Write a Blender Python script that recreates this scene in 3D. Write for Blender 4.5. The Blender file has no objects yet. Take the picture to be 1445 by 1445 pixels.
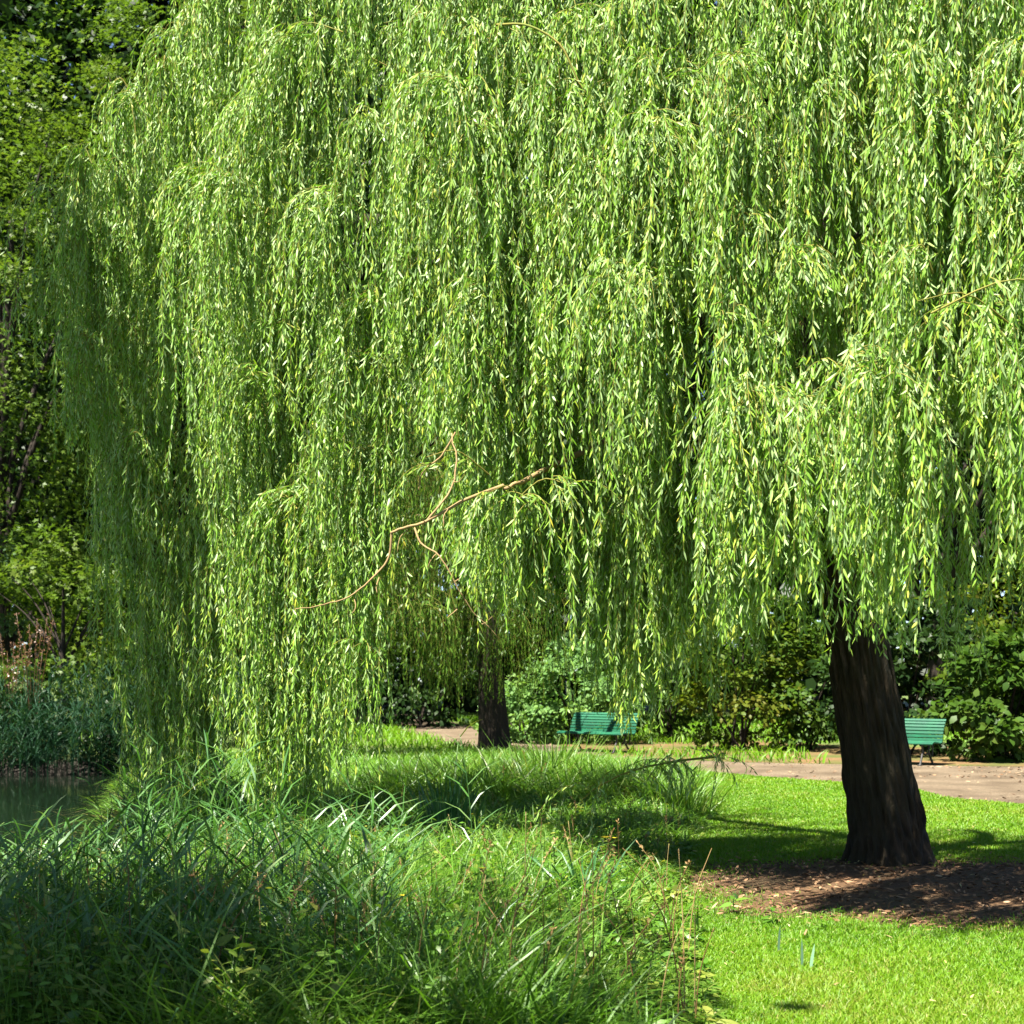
import bpy, math
import numpy as np
R = math.radians
sc = bpy.context.scene
COL = sc.collection
F, CX, YH, CAMZ = 2023.0, 722.5, 955.0, 1.70      # focal length and horizon in photo pixels, eye height


def P(px, py, D):
    return np.array([(px - CX) / F * D, D, CAMZ - (py - YH) / F * D])


# ------------------------------------------------------------------ materials
def new_mat(name):
    m = bpy.data.materials.new(name)
    m.use_nodes = True
    nt = m.node_tree
    nt.nodes.clear()
    out = nt.nodes.new('ShaderNodeOutputMaterial')
    return m, nt, out


def ramp(nt, stops):
    r = nt.nodes.new('ShaderNodeValToRGB')
    e = r.color_ramp.elements
    while len(e) < len(stops):
        e.new(0.5)
    for el, (p, c) in zip(e, stops):
        el.position = p
        el.color = (*c, 1)
    return r


def leaf_mat(name, cols, rough=0.42, trans=0.4, spec=0.5, tgain=(1.3, 1.35, 0.6), under=None):
    m, nt, out = new_mat(name)
    at = nt.nodes.new('ShaderNodeAttribute')
    at.attribute_name = 'var'
    n = len(cols)
    r = ramp(nt, [(i / max(1, n - 1), c) for i, c in enumerate(cols)])
    nt.links.new(at.outputs['Fac'], r.inputs['Fac'])
    b = nt.nodes.new('ShaderNodeBsdfPrincipled')
    b.inputs['Roughness'].default_value = rough
    b.inputs['Specular IOR Level'].default_value = spec
    if under:                     # pale underside of the leaf
        gm = nt.nodes.new('ShaderNodeNewGeometry')
        um = nt.nodes.new('ShaderNodeMix'); um.data_type = 'RGBA'
        nt.links.new(gm.outputs['Backfacing'], um.inputs[0])
        nt.links.new(r.outputs['Color'], um.inputs[6]); um.inputs[7].default_value = (*under, 1)
        nt.links.new(um.outputs[2], b.inputs['Base Color'])
    else:
        nt.links.new(r.outputs['Color'], b.inputs['Base Color'])
    mul = nt.nodes.new('ShaderNodeMix')
    mul.data_type = 'RGBA'
    mul.blend_type = 'MULTIPLY'
    mul.inputs[0].default_value = 1
    mul.inputs[7].default_value = (*tgain, 1)
    nt.links.new(r.outputs['Color'], mul.inputs[6])
    t = nt.nodes.new('ShaderNodeBsdfTranslucent')
    nt.links.new(mul.outputs[2], t.inputs['Color'])
    mx = nt.nodes.new('ShaderNodeMixShader')
    mx.inputs[0].default_value = trans
    nt.links.new(b.outputs[0], mx.inputs[1])
    nt.links.new(t.outputs[0], mx.inputs[2])
    nt.links.new(mx.outputs[0], out.inputs['Surface'])
    return m


def noise_mat(name, stops, scale=6.0, stretch=(1, 1, 1), rough=0.85, bump=0.4, dist=0.02, detail=8, second=None, spec=0.3):
    m, nt, out = new_mat(name)
    tc = nt.nodes.new('ShaderNodeTexCoord')
    mp = nt.nodes.new('ShaderNodeMapping')
    mp.inputs['Scale'].default_value = stretch
    nt.links.new(tc.outputs['Object'], mp.inputs['Vector'])
    nz = nt.nodes.new('ShaderNodeTexNoise')
    nz.inputs['Scale'].default_value = scale
    nz.inputs['Detail'].default_value = detail
    nz.inputs['Roughness'].default_value = 0.65
    nt.links.new(mp.outputs[0], nz.inputs['Vector'])
    r = ramp(nt, stops)
    nt.links.new(nz.outputs[0], r.inputs['Fac'])
    b = nt.nodes.new('ShaderNodeBsdfPrincipled')
    b.inputs['Roughness'].default_value = rough
    b.inputs['Specular IOR Level'].default_value = spec
    col = r.outputs['Color']
    if second:
        n2 = nt.nodes.new('ShaderNodeTexNoise')
        n2.inputs['Scale'].default_value = second[0]
        n2.inputs['Detail'].default_value = 4
        nt.links.new(tc.outputs['Object'], n2.inputs['Vector'])
        r2 = ramp(nt, [(0.35, (0, 0, 0)), (0.65, (1, 1, 1))])
        nt.links.new(n2.outputs[0], r2.inputs['Fac'])
        mx = nt.nodes.new('ShaderNodeMix')
        mx.data_type = 'RGBA'
        nt.links.new(r2.outputs['Color'], mx.inputs[0])
        nt.links.new(col, mx.inputs[6])
        mx.inputs[7].default_value = (*second[1], 1)
        col = mx.outputs[2]
    nt.links.new(col, b.inputs['Base Color'])
    bp = nt.nodes.new('ShaderNodeBump')
    bp.inputs['Strength'].default_value = bump
    bp.inputs['Distance'].default_value = dist
    nt.links.new(nz.outputs[0], bp.inputs['Height'])
    nt.links.new(bp.outputs[0], b.inputs['Normal'])
    nt.links.new(b.outputs[0], out.inputs['Surface'])
    return m


M = {}
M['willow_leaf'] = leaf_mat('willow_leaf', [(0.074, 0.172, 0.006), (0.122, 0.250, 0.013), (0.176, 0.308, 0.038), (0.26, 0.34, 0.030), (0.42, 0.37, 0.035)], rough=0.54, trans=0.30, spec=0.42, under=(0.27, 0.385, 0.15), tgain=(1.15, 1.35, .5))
M['willow_twig'] = noise_mat('willow_twig', [(0.3, (0.10, 0.13, 0.018)), (0.7, (0.19, 0.15, 0.028))], scale=2, bump=0)
M['dead_wood'] = noise_mat('dead_wood', [(0.3, (0.19, 0.125, 0.055)), (0.7, (0.30, 0.20, 0.09))], scale=9, bump=0.2)
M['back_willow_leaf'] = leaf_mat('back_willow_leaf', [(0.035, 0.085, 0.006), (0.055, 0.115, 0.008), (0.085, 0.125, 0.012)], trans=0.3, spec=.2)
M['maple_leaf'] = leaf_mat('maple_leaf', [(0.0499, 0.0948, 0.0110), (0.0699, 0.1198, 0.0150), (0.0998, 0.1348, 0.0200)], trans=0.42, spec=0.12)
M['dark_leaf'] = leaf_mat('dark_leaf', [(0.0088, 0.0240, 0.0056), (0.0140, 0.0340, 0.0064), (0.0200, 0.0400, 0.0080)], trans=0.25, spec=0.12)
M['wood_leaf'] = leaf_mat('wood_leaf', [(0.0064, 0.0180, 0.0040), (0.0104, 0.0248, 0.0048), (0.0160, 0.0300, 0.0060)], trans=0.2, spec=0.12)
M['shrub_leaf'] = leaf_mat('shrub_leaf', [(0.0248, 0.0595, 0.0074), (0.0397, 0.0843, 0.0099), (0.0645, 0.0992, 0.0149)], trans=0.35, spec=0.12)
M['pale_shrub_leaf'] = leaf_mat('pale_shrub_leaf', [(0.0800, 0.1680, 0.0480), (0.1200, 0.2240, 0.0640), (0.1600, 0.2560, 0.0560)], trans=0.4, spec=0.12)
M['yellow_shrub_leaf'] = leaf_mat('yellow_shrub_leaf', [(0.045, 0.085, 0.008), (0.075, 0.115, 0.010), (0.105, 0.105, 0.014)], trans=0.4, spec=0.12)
M['grey_leaf'] = leaf_mat('grey_leaf', [(0.0480, 0.0960, 0.0400), (0.0800, 0.1280, 0.0560)], trans=0.3, spec=0.12)
M['lawn_blade'] = leaf_mat('lawn_blade', [(0.0680, 0.1600, 0.0040), (0.1040, 0.2268, 0.0055), (0.1500, 0.2436, 0.0116), (0.2200, 0.2168, 0.0504)], rough=0.5, trans=0.42, spec=0.35, tgain=(1.25, 1.35, 0.5))
M['tall_blade'] = leaf_mat('tall_blade', [(0.0588, 0.1400, 0.0101), (0.0840, 0.1932, 0.0151), (0.1176, 0.2184, 0.0252), (0.1848, 0.2016, 0.0504)], rough=0.45, trans=0.4)
M['sedge_blade'] = leaf_mat('sedge_blade', [(0.0252, 0.0840, 0.0252), (0.0378, 0.1176, 0.0378), (0.0672, 0.1512, 0.0504)], rough=0.35, trans=0.3, spec=0.55)
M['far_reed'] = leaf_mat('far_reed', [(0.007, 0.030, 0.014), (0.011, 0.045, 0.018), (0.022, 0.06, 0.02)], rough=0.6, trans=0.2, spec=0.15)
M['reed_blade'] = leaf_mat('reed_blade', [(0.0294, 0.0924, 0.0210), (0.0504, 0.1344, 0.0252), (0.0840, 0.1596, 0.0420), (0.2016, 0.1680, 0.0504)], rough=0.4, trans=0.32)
M['dry_blade'] = leaf_mat('dry_blade', [(0.30, 0.24, 0.07), (0.40, 0.32, 0.12), (0.22, 0.22, 0.05)], rough=0.6, trans=0.35)
M['weed_leaf'] = leaf_mat('weed_leaf', [(0.0462, 0.1260, 0.0101), (0.0756, 0.1764, 0.0151), (0.1176, 0.2016, 0.0252), (0.1848, 0.2100, 0.0336)], trans=0.38)
M['dead_stalk'] = leaf_mat('dead_stalk', [(0.11, 0.055, 0.022), (0.20, 0.12, 0.045), (0.30, 0.24, 0.10)], rough=0.7, trans=0.15, spec=0.2)
M['yellow_petal'] = leaf_mat('yellow_petal', [(0.55, 0.42, 0.02), (0.65, 0.52, 0.04)], trans=0.3)
M['red_plume'] = leaf_mat('red_plume', [(0.10, 0.045, 0.022), (0.16, 0.085, 0.04)], trans=0.3)
M['iris_leaf'] = leaf_mat('iris_leaf', [(0.14, 0.26, 0.16), (0.18, 0.30, 0.19)], rough=0.5, trans=0.25)
M['bark'] = noise_mat('bark', [(0.36, (0.004, 0.0025, 0.0015)), (0.52, (0.022, 0.013, 0.007)), (0.75, (0.06, 0.038, 0.021))], scale=6, stretch=(3.6, 3.6, 0.6), bump=1.0, dist=0.06, second=(1.6, (0.022, 0.018, 0.007)))
M['back_bark'] = noise_mat('back_bark', [(0.3, (0.007, 0.005, 0.003)), (0.7, (0.026, 0.017, 0.010))], scale=6, stretch=(3, 3, 0.5), bump=1.0, dist=0.04)
M['soil'] = noise_mat('soil', [(0.3, (0.045, 0.07, 0.010)), (0.5, (0.065, 0.12, 0.014)), (0.7, (0.10, 0.14, 0.02))], scale=5, bump=0.5, second=(0.35, (0.06, 0.07, 0.018)))
M['mulch'] = noise_mat('mulch', [(0.3, (0.035, 0.017, 0.007)), (0.55, (0.088, 0.045, 0.018)), (0.75, (0.17, 0.092, 0.038))], scale=22, bump=1.0, dist=0.03, second=(1.2, (0.07, 0.045, 0.02)))
M['gravel'] = noise_mat('gravel', [(0.30, (0.06, 0.043, 0.025)), (0.5, (0.15, 0.112, 0.07)), (0.70, (0.28, 0.22, 0.15))], scale=42, bump=1.0, dist=0.04, second=(1.1, (0.085, 0.06, 0.035)))
M['leaf_litter'] = noise_mat('leaf_litter', [(0.3, (0.0770, 0.0385, 0.0165)), (0.55, (0.1430, 0.0770, 0.0330)), (0.75, (0.1650, 0.1210, 0.0495))], scale=12, bump=0.8, dist=0.03, second=(0.9, (0.0550, 0.0660, 0.0110)))
M['green_paint'] = noise_mat('green_paint', [(0.3, (0.0015, 0.0638, 0.0270)), (0.7, (0.0030, 0.0975, 0.0413))], scale=7, rough=0.6, bump=0.1, spec=0.3, second=(4.0, (0.0030, 0.0600, 0.0315)))
M['iron'] = noise_mat('iron', [(0.3, (0.015, 0.015, 0.014)), (0.7, (0.05, 0.045, 0.04))], scale=20, rough=0.5, bump=0.2)

# chips: colour varies per chip
M['chip'] = leaf_mat('chip', [(0.05, 0.025, 0.012), (0.13, 0.07, 0.035), (0.22, 0.13, 0.07), (0.34, 0.25, 0.15)], rough=0.8, trans=0.0, spec=0.2)
M['fallen'] = leaf_mat('fallen', [(0.30, 0.28, 0.08), (0.42, 0.38, 0.16), (0.20, 0.12, 0.05)], rough=0.6, trans=0.2)


# ------------------------------------------------------------------ objects
def tag(o, label=None, cat=None, group=None, kind=None):
    if label: o['label'] = label
    if cat: o['category'] = cat
    if group: o['group'] = group
    if kind: o['kind'] = kind
    return o


def thing(name, loc, label, cat, group=None, rz=0):
    o = bpy.data.objects.new(name, None)
    COL.objects.link(o)
    o.location = loc
    o.rotation_euler.z = rz
    return tag(o, label, cat, group)


class Geo:
    """collects numpy vertex and face blocks for ONE mesh object"""
    def __init__(self):
        self.v, self.f3, self.f4, self.var, self.n = [], [], [], [], 0

    def add(self, v, f3=None, f4=None, var=None):
        v = np.asarray(v, float).reshape(-1, 3)
        if f3 is not None and len(f3): self.f3.append(np.asarray(f3, np.int64) + self.n)
        if f4 is not None and len(f4): self.f4.append(np.asarray(f4, np.int64) + self.n)
        self.v.append(v)
        self.var.append(np.zeros(len(v)) + (0.5 if var is None else var))
        self.n += len(v)

    def mesh(self, name, mat, smooth=True):
        v = np.concatenate(self.v)
        f3 = np.concatenate(self.f3) if self.f3 else np.zeros((0, 3), np.int64)
        f4 = np.concatenate(self.f4) if self.f4 else np.zeros((0, 4), np.int64)
        me = bpy.data.meshes.new(name)
        me.vertices.add(len(v))
        me.vertices.foreach_set('co', v.astype(np.float32).ravel())
        loops = np.concatenate([f3.ravel(), f4.ravel()]).astype(np.int32)
        starts = np.concatenate([np.arange(len(f3)) * 3, len(f3) * 3 + np.arange(len(f4)) * 4]).astype(np.int32)
        me.loops.add(len(loops))
        me.loops.foreach_set('vertex_index', loops)
        me.polygons.add(len(starts))
        me.polygons.foreach_set('loop_start', starts)
        me.polygons.foreach_set('use_smooth', np.full(len(starts), smooth, bool))
        a = me.attributes.new('var', 'FLOAT', 'POINT')
        a.data.foreach_set('value', np.clip(np.concatenate(self.var), 0, 1).astype(np.float32))
        me.update(calc_edges=True)
        me.materials.append(mat)
        return me

    def build(self, name, mat, parent=None, smooth=True):
        return link(name, self.mesh(name, mat, smooth), parent)


def link(name, me, parent=None, loc=(0, 0, 0), rz=0, scale=None):
    o = bpy.data.objects.new(name, me)
    COL.objects.link(o)
    if parent: o.parent = parent
    o.location = loc
    o.rotation_euler.z = rz
    if scale is not None: o.scale = scale
    return o


def norm(a):
    return a / np.maximum(np.linalg.norm(a, axis=-1, keepdims=True), 1e-9)


def leaves(g, p, d, nrm, L, W, var, curl=0.15):
    """lance-shaped leaves: p base, d direction, nrm face normal (all n x 3)"""
    n = len(p)
    d = norm(d)
    s = norm(np.cross(d, nrm))
    nn = np.cross(s, d)
    L = np.broadcast_to(np.asarray(L, float), (n,))[:, None]
    W = np.broadcast_to(np.asarray(W, float), (n,))[:, None]
    cu = np.broadcast_to(np.asarray(curl, float), (n,))[:, None]
    def at(t): return p + d * L * t - nn * cu * L * t * t
    a, b = at(0.34), at(0.7)
    v = np.stack([p, a - s * W * .5, a + s * W * .5, b - s * W * .36, b + s * W * .36, at(1.0)], 1)
    i = (np.arange(n) * 6)[:, None]
    f3 = np.concatenate([i + np.array([[0, 2, 1]]), i + np.array([[3, 4, 5]])])
    f4 = i + np.array([[1, 2, 4, 3]])
    g.add(v, f3, f4, np.repeat(np.broadcast_to(var, (n,)), 6))


def stars(g, p, d, nrm, size, var):
    """five-lobed maple leaves"""
    n = len(p)
    d = norm(d); s = norm(np.cross(d, nrm))
    nn = np.cross(s, d)
    ang = np.array([180, 120, 95, 62, 35, 18, 0, -18, -35, -62, -95, -120])
    rad = np.array([.12, .55, .28, .80, .42, .50, 1.0, .50, .42, .80, .28, .55])
    sz = np.broadcast_to(size, (n,))[:, None, None] * 0.6
    ca, sa = np.cos(np.radians(ang)) * rad, np.sin(np.radians(ang)) * rad
    c = (p + d * np.broadcast_to(size, (n,))[:, None] * .4)[:, None, :]
    v = c + sz * (d[:, None, :] * ca[None, :, None] + s[:, None, :] * sa[None, :, None] - nn[:, None, :] * (rad ** 2 * .18)[None, :, None])
    v = np.concatenate([c, v], 1)
    k = np.arange(12)
    f = np.stack([np.zeros(12, int), 1 + k, 1 + (k + 1) % 12], 1)
    f3 = ((np.arange(n) * 13)[:, None, None] + f[None]).reshape(-1, 3)
    g.add(v, f3, None, np.repeat(np.broadcast_to(var, (n,)), 13))


def blades(g, p, H, W, az, lean, bend, var):
    """grass blades: upright strap that leans and droops; 3 segments"""
    n = len(p)
    o = np.stack([np.cos(az), np.sin(az), 0 * az], 1)
    s = np.stack([-np.sin(az), np.cos(az), 0 * az], 1)
    tw = np.random.default_rng(n).uniform(-1.6, 1.6, n)[:, None]
    s = norm(s + o * tw)
    H = np.broadcast_to(H, (n,))[:, None]; W = np.broadcast_to(W, (n,))[:, None]
    lean = np.broadcast_to(lean, (n,))[:, None]; bend = np.broadcast_to(bend, (n,))[:, None]
    z = np.array([[0, 0, 1.0]])
    def at(t):
        out = lean * t + bend * t ** 2.4
        up = t - bend * 0.55 * t ** 3
        return p + o * H * out + z * H * up
    a, b, c = at(0.0), at(0.45), at(0.78)
    v = np.stack([a - s * W * .4, a + s * W * .4, b - s * W * .5, b + s * W * .5, c - s * W * .32, c + s * W * .32, at(1.0)], 1)
    i = (np.arange(n) * 7)[:, None]
    g.add(v, i + np.array([[4, 5, 6]]), np.concatenate([i + np.array([[0, 1, 3, 2]]), i + np.array([[2, 3, 5, 4]])]),
          np.repeat(np.broadcast_to(var, (n,)), 7))


def tube(g, pts, rad, sides=8, ridges=None, var=0.5, cap=True):
    pts = np.asarray(pts, float); rad = np.broadcast_to(np.asarray(rad, float), (len(pts),))
    t = norm(np.gradient(pts, axis=0))
    ref = np.array([0, 1, 0]) if abs(t[:, 1]).mean() < .8 else np.array([1, 0, 0])
    a = norm(np.cross(t, ref)); b = np.cross(t, a)
    th = np.linspace(0, 2 * np.pi, sides, endpoint=False)
    r = rad[:, None] * np.ones(sides)[None]
    if ridges is not None: r = r + ridges(th[None, :], np.arange(len(pts))[:, None], rad[:, None])
    v = pts[:, None] + r[..., None] * (a[:, None] * np.cos(th)[None, :, None] + b[:, None] * np.sin(th)[None, :, None])
    m = len(pts)
    i = (np.arange(m - 1)[:, None] * sides + np.arange(sides)[None]).ravel()
    j = (np.arange(m - 1)[:, None] * sides + (np.arange(sides)[None] + 1) % sides).ravel()
    f4 = np.stack([i, j, j + sides, i + sides], 1)
    v = v.reshape(-1, 3)
    f3 = None
    if cap:
        v = np.concatenate([v, pts[-1:]])
        k = (m - 1) * sides + np.arange(sides)
        f3 = np.stack([k, (m - 1) * sides + (np.arange(sides) + 1) % sides, np.full(sides, m * sides)], 1)
    g.add(v, f3, f4, var)


def spline(ctrl, n):
    """Catmull-Rom through control points"""
    c = np.asarray(ctrl, float)
    c = np.concatenate([[2 * c[0] - c[1]], c, [2 * c[-1] - c[-2]]])
    u = np.linspace(0, len(c) - 3 - 1e-6, n)
    k = u.astype(int); t = (u - k)[:, None]
    p0, p1, p2, p3 = c[k], c[k + 1], c[k + 2], c[k + 3]
    return .5 * (2 * p1 + (p2 - p0) * t + (2 * p0 - 5 * p1 + 4 * p2 - p3) * t ** 2 + (3 * p1 - p0 - 3 * p2 + p3) * t ** 3)


def box(g, lo, hi, var=.5):
    x0, y0, z0 = lo; x1, y1, z1 = hi
    v = [(x0, y0, z0), (x1, y0, z0), (x1, y1, z0), (x0, y1, z0), (x0, y0, z1), (x1, y0, z1), (x1, y1, z1), (x0, y1, z1)]
    g.add(v, None, [(0, 3, 2, 1), (4, 5, 6, 7), (0, 1, 5, 4), (1, 2, 6, 5), (2, 3, 7, 6), (3, 0, 4, 7)], var)


# ------------------------------------------------------------------ ground, pond, path
def sst(a, b, x):
    t = np.clip((x - a) / (b - a), 0, 1)
    return t * t * (3 - 2 * t)


def shore(x, y):
    """> 0 on land, < 0 in the pond (metres, roughly)"""
    edge = np.interp(y, [0, 7, 12, 17, 24, 34, 60], [-2.6, -2.9, -3.6, -4.7, -6.4, -9.0, -14]) + .25 * np.sin(y * 1.3) + .12 * np.sin(y * 3.1)
    s = np.maximum(x - edge, y - (34.5 + .5 * np.sin(x * .7)))
    s = np.maximum(s, (11.5 + .4 * np.sin(x)) - y)
    return np.maximum(s, -34 - x)


def gz(x, y):
    return -1.25 * (1 - sst(-1.6, 1.4, shore(x, y)))


WATER = -0.62


def axis(a, b, step, far):
    return np.concatenate([[-far, -far * .5, a - 30, a - 10], np.arange(a, b + 1e-6, step), [b + 10, b + 30, far * .5, far]])


xs, ys = axis(-36, 16, .35, 500), axis(0, 42, .35, 500)
X, Y = np.meshgrid(xs, ys)
V = np.stack([X, Y, gz(X, Y)], -1).reshape(-1, 3)
nt = M['soil'].node_tree
pb = [q for q in nt.nodes if q.type == 'BSDF_PRINCIPLED'][0]
gm = nt.nodes.new('ShaderNodeNewGeometry'); sx = nt.nodes.new('ShaderNodeSeparateXYZ'); mr_ = nt.nodes.new('ShaderNodeMapRange'); mm = nt.nodes.new('ShaderNodeMix'); mm.data_type = 'RGBA'
mr_.inputs['From Min'].default_value = -.05; mr_.inputs['From Max'].default_value = -.35
nt.links.new(gm.outputs['Position'], sx.inputs[0]); nt.links.new(sx.outputs['Z'], mr_.inputs['Value']); nt.links.new(mr_.outputs[0], mm.inputs[0])
src = pb.inputs['Base Color'].links[0].from_socket
nt.links.new(src, mm.inputs[6]); mm.inputs[7].default_value = (.014, .011, .007, 1)
nt.links.new(mm.outputs[2], pb.inputs['Base Color'])
nx, ny = len(xs), len(ys)
i = (np.arange(ny - 1)[:, None] * nx + np.arange(nx - 1)[None]).ravel()
g = Geo()
g.add(V, None, np.stack([i, i + 1, i + nx + 1, i + nx], 1))
tag(g.build('ground', M['soil']), kind='structure')

m, nt, out = new_mat('pond_water')
b = nt.nodes.new('ShaderNodeBsdfPrincipled')
b.inputs['Base Color'].default_value = (0.004, 0.008, 0.004, 1)
b.inputs['Roughness'].default_value = 0.06
b.inputs['IOR'].default_value = 1.33
nz = nt.nodes.new('ShaderNodeTexNoise'); nz.inputs['Scale'].default_value = 2.5
bp = nt.nodes.new('ShaderNodeBump'); bp.inputs['Strength'].default_value = .06
tc = nt.nodes.new('ShaderNodeTexCoord')
nt.links.new(tc.outputs['Object'], nz.inputs['Vector'])
nt.links.new(nz.outputs[0], bp.inputs['Height']); nt.links.new(bp.outputs[0], b.inputs['Normal'])
nt.links.new(b.outputs[0], out.inputs['Surface'])
g = Geo()
g.add([(-37, 9, WATER), (-1.5, 9, WATER), (-1.5, 37, WATER), (-37, 37, WATER)], None, [(0, 1, 2, 3)])
tag(g.build('pond_water', m), kind='structure')

near = spline([(20, 10), (14, 14.2), (6.8, 19.0), (5.9, 21.9), (3.5, 25.4), (1.2, 30), (-1.2, 35), (-3.4, 45), (-6.0, 55), (-12, 75)], 120)
far = spline([(24, 20), (16, 24.2), (10, 26.8), (6.6, 27.7), (4.1, 28.7), (2.2, 30.9), (1.0, 36), (-.9, 46), (-3.2, 58), (-8, 80)], 120)


def strip(a, b, z, k=10):
    w = np.linspace(0, 1, k)[None, :, None]
    v = a[:, None] * (1 - w) + b[:, None] * w
    v = np.concatenate([v, np.full(v.shape[:2] + (1,), z)], -1).reshape(-1, 3)
    i = (np.arange(len(a) - 1)[:, None] * k + np.arange(k - 1)[None]).ravel()
    return v, np.stack([i, i + 1, i + k + 1, i + k], 1)


from mathutils.geometry import tessellate_polygon
from mathutils import Vector
rw = np.random.default_rng(1)
ring = np.concatenate([near + rw.normal(0, .04, near.shape), (far + rw.normal(0, .04, far.shape))[::-1]])
tri = tessellate_polygon([[Vector((q[0], q[1], 0)) for q in ring]])
g = Geo(); g.add(np.concatenate([ring, np.full((len(ring), 1), .008)], 1), np.array(tri))
tag(g.build('gravel_path', M['gravel'], smooth=False), kind='structure')


def in_path(x, y):
    xn = np.interp(y, near[:, 1], near[:, 0]); xf = np.interp(y, far[:, 1], far[:, 0])
    yn = np.interp(x, near[::-1, 0], near[::-1, 1]); yf = np.interp(x, far[::-1, 0], far[::-1, 1])
    return (y > yn) & (y < yf)


# bare earth with leaf litter behind the bench and under the shrubs
g = Geo()
lit = spline([(24, 20), (16, 24.2), (10, 26.8), (6.6, 27.7), (4.1, 28.7), (2.2, 30.9), (1.0, 36)], 60)
lit2 = lit + np.stack([np.linspace(2, 6, 60), np.linspace(9, 5, 60)], 1)
v, f = strip(lit + [.1, .15], lit2, .004)
g.add(v, None, f)
tag(g.build('leaf_litter_ground', M['leaf_litter']), kind='structure')

MC, MR = np.array([3.9, 11.55]), np.array([2.85, 1.9])


def mulch_r(x, y):
    a = np.arctan2((y - MC[1]) / MR[1], (x - MC[0]) / MR[0])
    r = np.hypot((x - MC[0]) / MR[0], (y - MC[1]) / MR[1])
    return r / (1 + .07 * np.sin(3 * a + 1) + .05 * np.sin(7 * a) + .03 * np.sin(13 * a + 2))


g = Geo()
a = np.linspace(0, 2 * np.pi, 96, endpoint=False)
rr = (1 + .07 * np.sin(3 * a + 1) + .05 * np.sin(7 * a) + .03 * np.sin(13 * a + 2))
ring = np.stack([MC[0] + MR[0] * rr * np.cos(a), MC[1] + MR[1] * rr * np.sin(a), np.full(96, .004)], 1)
k = np.arange(96)
g.add(np.concatenate([ring, [[MC[0], MC[1], .006]]]), np.stack([k, (k + 1) % 96, np.full(96, 96)], 1))
tag(g.build('mulch_bed', M['mulch']), kind='structure')

rng = np.random.default_rng(5)
n = 9000
x = rng.uniform(.8, 7, n); y = rng.uniform(9.0, 14, n)
ok = mulch_r(x, y) < rng.normal(1.0, .17, n); x, y = x[ok], y[ok]; n = len(x)
az = rng.uniform(0, 6.28, n)
g = Geo()
leaves(g, np.stack([x, y, rng.uniform(.008, .03, n)], 1), np.stack([np.cos(az), np.sin(az), rng.normal(0, .25, n)], 1),
       np.stack([rng.normal(0, .35, n), rng.normal(0, .35, n), np.ones(n)], 1), rng.uniform(.03, .09, n), rng.uniform(.01, .03, n), rng.beta(1.6, 2.6, n), .1)
tag(g.build('wood_chips', M['chip'], smooth=False), 'brown wood chips strewn round the foot of the willow trunk', 'wood chips', kind='stuff')
n = 420
x = rng.uniform(1, 7, n); y = rng.uniform(7, 17, n)
az = rng.uniform(0, 6.28, n)
g = Geo()
leaves(g, np.stack([x, y, rng.uniform(.03, .05, n)], 1), np.stack([np.cos(az), np.sin(az), rng.normal(0, .2, n)], 1),
       np.stack([rng.normal(0, .4, n), rng.normal(0, .4, n), np.ones(n)], 1), rng.uniform(.03, .06, n), .011, rng.random(n), .1)
tag(g.build('fallen_leaves', M['fallen']), 'yellowed willow leaves scattered on the lawn and the mulch', 'fallen leaves', kind='stuff')


def smooth_noise(x, y, s, seed):
    r = np.random.default_rng(seed); o = 0
    for _ in range(7):
        k = r.normal(0, 1, 2) / s
        o = o + np.sin(k[0] * x + k[1] * y + r.uniform(0, 6.28))
    return o / 7 ** .5


rng = np.random.default_rng(66)
n = 9000
x = rng.uniform(-1, 12, n); y = rng.uniform(18, 36, n)
ok = in_path(x, y) & (smooth_noise(x, y, .5, 9) > rng.normal(.5, .7, n)); x, y = x[ok], y[ok]; n = len(x)
az = rng.uniform(0, 6.28, n)
g = Geo()
leaves(g, np.stack([x, y, rng.uniform(.012, .03, n)], 1), np.stack([np.cos(az), np.sin(az), rng.normal(0, .2, n)], 1),
       np.stack([rng.normal(0, .4, n), rng.normal(0, .4, n), np.ones(n)], 1), rng.uniform(.04, .10, n), rng.uniform(.02, .04, n), rng.random(n), .1)
tag(g.build('path_litter', M['chip']), 'dry leaves and twigs littering the gravel path', 'leaf litter', kind='stuff')

# ------------------------------------------------------------------ lawn and meadow
def meadow_right(y):
    return np.interp(y, [5, 7.3, 10, 13, 16, 19, 22, 25, 29, 31], [.95, 1.05, 1.25, 1.6, 2.2, 2.75, 3.1, 3.3, 1.5, .2])


def cap(x, y, h, soft=.15):
    px = CX + x * F / y
    yn = np.interp(px, [-200, 0, 170, 250, 450, 560, 700, 850, 1000, 1100], [1225, 1212, 1205, 1190, 1190, 1170, 1165, 1185, 1215, 1230])
    yf = np.interp(px, [-200, 170, 250, 450, 560, 700, 1000], [1215, 1185, 1150, 1118, 1080, 1064, 1072])
    k = sst(16.5, 18.5, y)
    yc = yn * (1 - k) + yf * k
    top = CAMZ - (yc - YH) * y / F - gz(np.asarray(x, float), np.asarray(y, float))
    top = np.maximum(top, .26) * np.random.default_rng(int(np.size(x)) + 3 + int(abs(np.sum(x)) * 1e4)).uniform(.45, 1.25, np.shape(x))
    return np.where(h > top, top + (h - top) * soft, h)


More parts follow.
